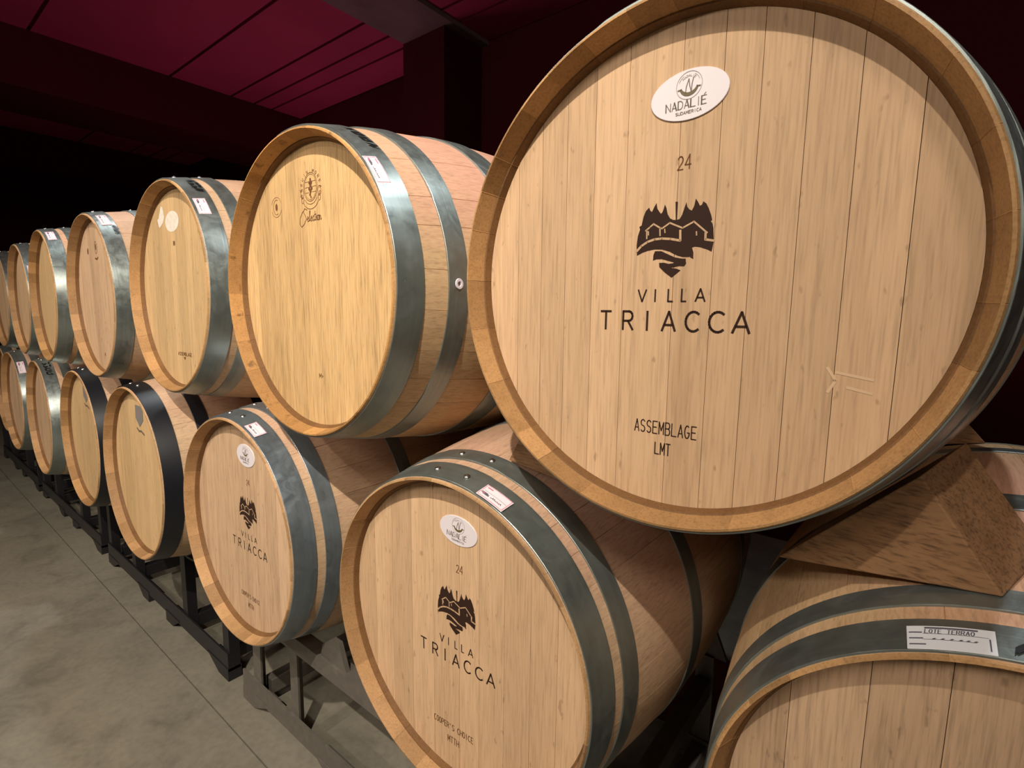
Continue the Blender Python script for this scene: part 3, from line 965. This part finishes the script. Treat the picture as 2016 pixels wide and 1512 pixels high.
chock('rough brown wooden wedge under the big barrel, resting on the bottom right barrel',
      [(0.118, 0.125, 0.267), (0.313, 0.093, 0.301), (0.243, 0.098, 0.402)], (0.036, 0.088, 0.024))
chock('small wooden wedge far back between the big barrel and the bottom right barrel',
      [(0.130, 0.78, 0.280), (0.345, 0.80, 0.322), (0.262, 0.80, 0.420)], (0.0, 0.09, -0.010))
chock('shaded wooden wedge under the left side of the largest barrel',
      [(-0.128, 0.150, 0.272), (-0.312, 0.135, 0.305), (-0.263, 0.140, 0.403)], (-0.024, 0.088, 0.012))


# ------------------------------------------------------------------ barrel racks
def saddle(mb, cx, side, y0, y1, a0, a1, r, t=0.008):
    """curved cradle strip under a barrel, angles from straight down"""
    n = 8
    P = []
    for k in range(n + 1):
        a = math.radians(a0 + (a1 - a0) * k / n)
        P.append((cx + side * r * math.sin(a), -r * math.cos(a)))
    Q = [(cx + side * (r + t) * math.sin(math.radians(a0 + (a1 - a0) * k / n)), -(r + t) * math.cos(math.radians(a0 + (a1 - a0) * k / n))) for k in range(n, -1, -1)]
    poly = P + Q
    for i in range(n):
        q = [P[i], P[i + 1], Q[n - i - 1], Q[n - i]]
        mb.prism([(p[0], y0, p[1] + ZB) for p in q], (0, y1 - y0, 0))
    return mb


def rack(cx, label, mat, style='black', bx=(-0.375, 0.375), bz=(0, 0)):
    root = empty('barrel_rack', (cx, 0.475, 0))
    tag(root, label, 'rack', 'steel racks under the lower barrels')
    yf0, yf1 = 0.125, 0.165
    yb0, yb1 = 0.785, 0.825
    def loc(mb, name, bev=0.0):
        o = mb.build(name, mat, root, bevel=bev)
        for v_ in o.data.vertices:
            v_.co.y -= 0.475
        return o
    hz = -0.335 + ZB
    for (y0, y1) in ((yf0, yf1), (yb0, yb1)):
        # bottom rail
        # angle iron: upright flange in front, lying flange behind it
        loc(MB().prism([(-0.665, y0, 0.035), (-0.665, y1, 0.035), (-0.665, y1, 0.041), (-0.665, y0 + .006, 0.041), (-0.665, y0 + .006, 0.100), (-0.665, y0, 0.100)], (1.33, 0, 0)), 'bottom_rail')
        if style == 'black':
            px = ((-0.665, -0.620, 0.455), (-0.315, -0.270, hz - 0.01), (0.270, 0.315, hz - 0.01), (0.620, 0.665, 0.455))
        else:
            px = ((-0.600, -0.552, 0.345), (-0.372, -0.332, 0.345), (0.332, 0.372, 0.345), (0.552, 0.600, 0.335))
        for (x0, x1, zt) in px:
            ye, xs = y0 + .006, (x1 - .006 if style == 'black' else x0 + .006)
            if style == 'black':
                pl = [(x0, ye, .041), (x0, y0 + .0061, .041), (x1, y0 + .0061, .041), (x1, y1, .041), (xs, y1, .041), (xs, ye + .006, .041), (x0, ye + .006, .041)][1:]
            else:
                pl = [(x0, y0 + .0061, .041), (x1, y0 + .0061, .041), (x1, ye + .006, .041), (xs, ye + .006, .041), (xs, y1, .041), (x0, y1, .041)]
            loc(MB().prism(pl, (0, 0, zt - .041)), 'post')
        # feet: trapezoidal skids under the rail
        for (x0, x1, sl, sr) in ((-0.665, -0.50, 0.0, 0.09), (-0.24, -0.10, 0.07, 0.0), (0.10, 0.24, 0.0, 0.07), (0.50, 0.665, 0.09, 0.0)):
            mb = MB().prism([(x0 - 0.0, y0 - .002, 0.045), (x1, y0 - .002, 0.045), (x1 - sr, y0 - .002, 0.001), (x0 + sl, y0 - .002, 0.001)], (0, 0.045, 0))
            loc(mb, 'foot', 0.0)
        if style != 'black':
            loc(MB().prism([(-0.60, y0, 0.304), (-0.60, y0 + .006, 0.304), (-0.60, y0 + .006, 0.344), (-0.60, y1, 0.344), (-0.60, y1, 0.350), (-0.60, y0, 0.350)], (1.2, 0, 0)), 'top_rail')
    for x in (-0.60, -0.295, 0.295, 0.60) if style == 'black' else (-0.576, 0.576):
        loc(MB().box(x - 0.02, x + 0.02, yf1, yb0, 0.235, 0.285), 'side_rail', 0.003)
        loc(MB().box(x - 0.02, x + 0.02, yf1, yb0, 0.040, 0.090), 'side_rail', 0.003)
    for k, (sx, cxx) in enumerate(((-1, bx[0]), (1, bx[1]))):
        for (y0, y1) in ((yf0, yf1), (yb0, yb1)):
            if style == 'black':
                mb = MB()
                saddle(mb, cxx, sx, y0, y1, -14, 46, 0.336 + bz[k])
                loc(mb, 'cradle')
            else:
                # folded saddle plates either side of the barrel
                for s2 in (-1, 1):
                    mb = MB()
                    xa = cxx + s2 * 0.180; xb = cxx + s2 * 0.225; xc = cxx + s2 * 0.285
                    pl = [(xa - s2 * .01, 0.348), (xa, 0.384), (xb, 0.418), (xb + s2 * .03, 0.418), (xc, 0.348)]
                    mb.prism([(p[0], y0 + .008, p[1]) for p in pl], (0, .012, 0))
                    loc(mb, 'cradle')
    return root


P2 = 0.7253 * 2
rack(-0.725, 'unpainted grey steel rack under the two lower barrels marked TRIACCA', RACK_GREY, 'grey', (-0.380, 0.345))
rack(-2.165, 'black steel rack under the two black hooped barrels', RACK_BLACK, 'black', (-0.383, 0.361))
rack(-2.165 - P2, 'black steel rack behind the black hooped barrels, second of the black racks', RACK_BLACK, 'black', (-0.378, 0.348), (0.004, 0.008))
rack(-2.165 - 2 * P2, 'farthest black steel rack at the left edge of the photo', RACK_BLACK, 'black', (-0.375, 0.356), (0, 0.008))
rack(0.735, 'dark steel rack under the shaded bottom right barrel', RACK_BLACK, 'grey')

# ------------------------------------------------------------------ the cellar
CH = 2.60 + ZB
def struct(name, mb, mat, bevel=0.0):
    o = mb.build(name, mat, None, bevel=bevel)
    tag(o, kind='structure')
    return o

mb = MB()
# slab with a sawn joint along the row and a cross joint
mb.box(-10, -5.05, -6.2, 0.040, -0.10, 0.0); mb.box(-5.044, 3.5, -6.2, 0.040, -0.10, 0.0)
mb.box(-10, 3.5, 0.044, 3.2, -0.10, 0.0); mb.box(-10, 3.5, -6.2, 3.2, -0.13, -0.006)
struct('floor', mb, CONCRETE)
mb = MB()
# ceiling slabs between the beams, grooves shaped to stand in for shadow lines
ys = [-6.2, -4.2, -2.2, -0.9, 0.45, 1.38, 1.90, 2.12, 2.30, 2.62, 3.2]
for a, b in zip(ys[:-1], ys[1:]):
    mb.box(-10, 3.5, a + 0.012, b - 0.012, CH, CH + 0.08)
mb.box(-10, 3.5, -6.2, 3.2, CH + 0.03, CH + 0.12)
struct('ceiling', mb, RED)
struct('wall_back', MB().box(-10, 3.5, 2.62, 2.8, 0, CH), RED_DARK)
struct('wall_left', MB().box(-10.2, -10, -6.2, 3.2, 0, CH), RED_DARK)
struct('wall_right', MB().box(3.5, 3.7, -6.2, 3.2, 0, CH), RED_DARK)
# beams across the row and the column by the wall
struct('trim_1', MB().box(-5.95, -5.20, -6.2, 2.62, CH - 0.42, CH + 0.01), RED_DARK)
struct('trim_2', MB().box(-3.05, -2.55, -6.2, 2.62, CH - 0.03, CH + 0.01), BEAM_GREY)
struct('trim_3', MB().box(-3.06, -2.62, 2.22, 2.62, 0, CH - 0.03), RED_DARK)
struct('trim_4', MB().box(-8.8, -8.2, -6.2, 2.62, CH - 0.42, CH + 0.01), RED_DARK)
p = MB().tube([(-3.9, 2.56, 2.02), (-3.3, 2.54, 2.06), (-3.08, 2.52, 2.08)], 0.035)
p = p.build('wall_pipe', plain('red_pipe_paint', lin((120, 40, 52)), 0.5), None, smooth=True)
tag(p, 'dull red pipe running along the back wall to the column', 'pipe')
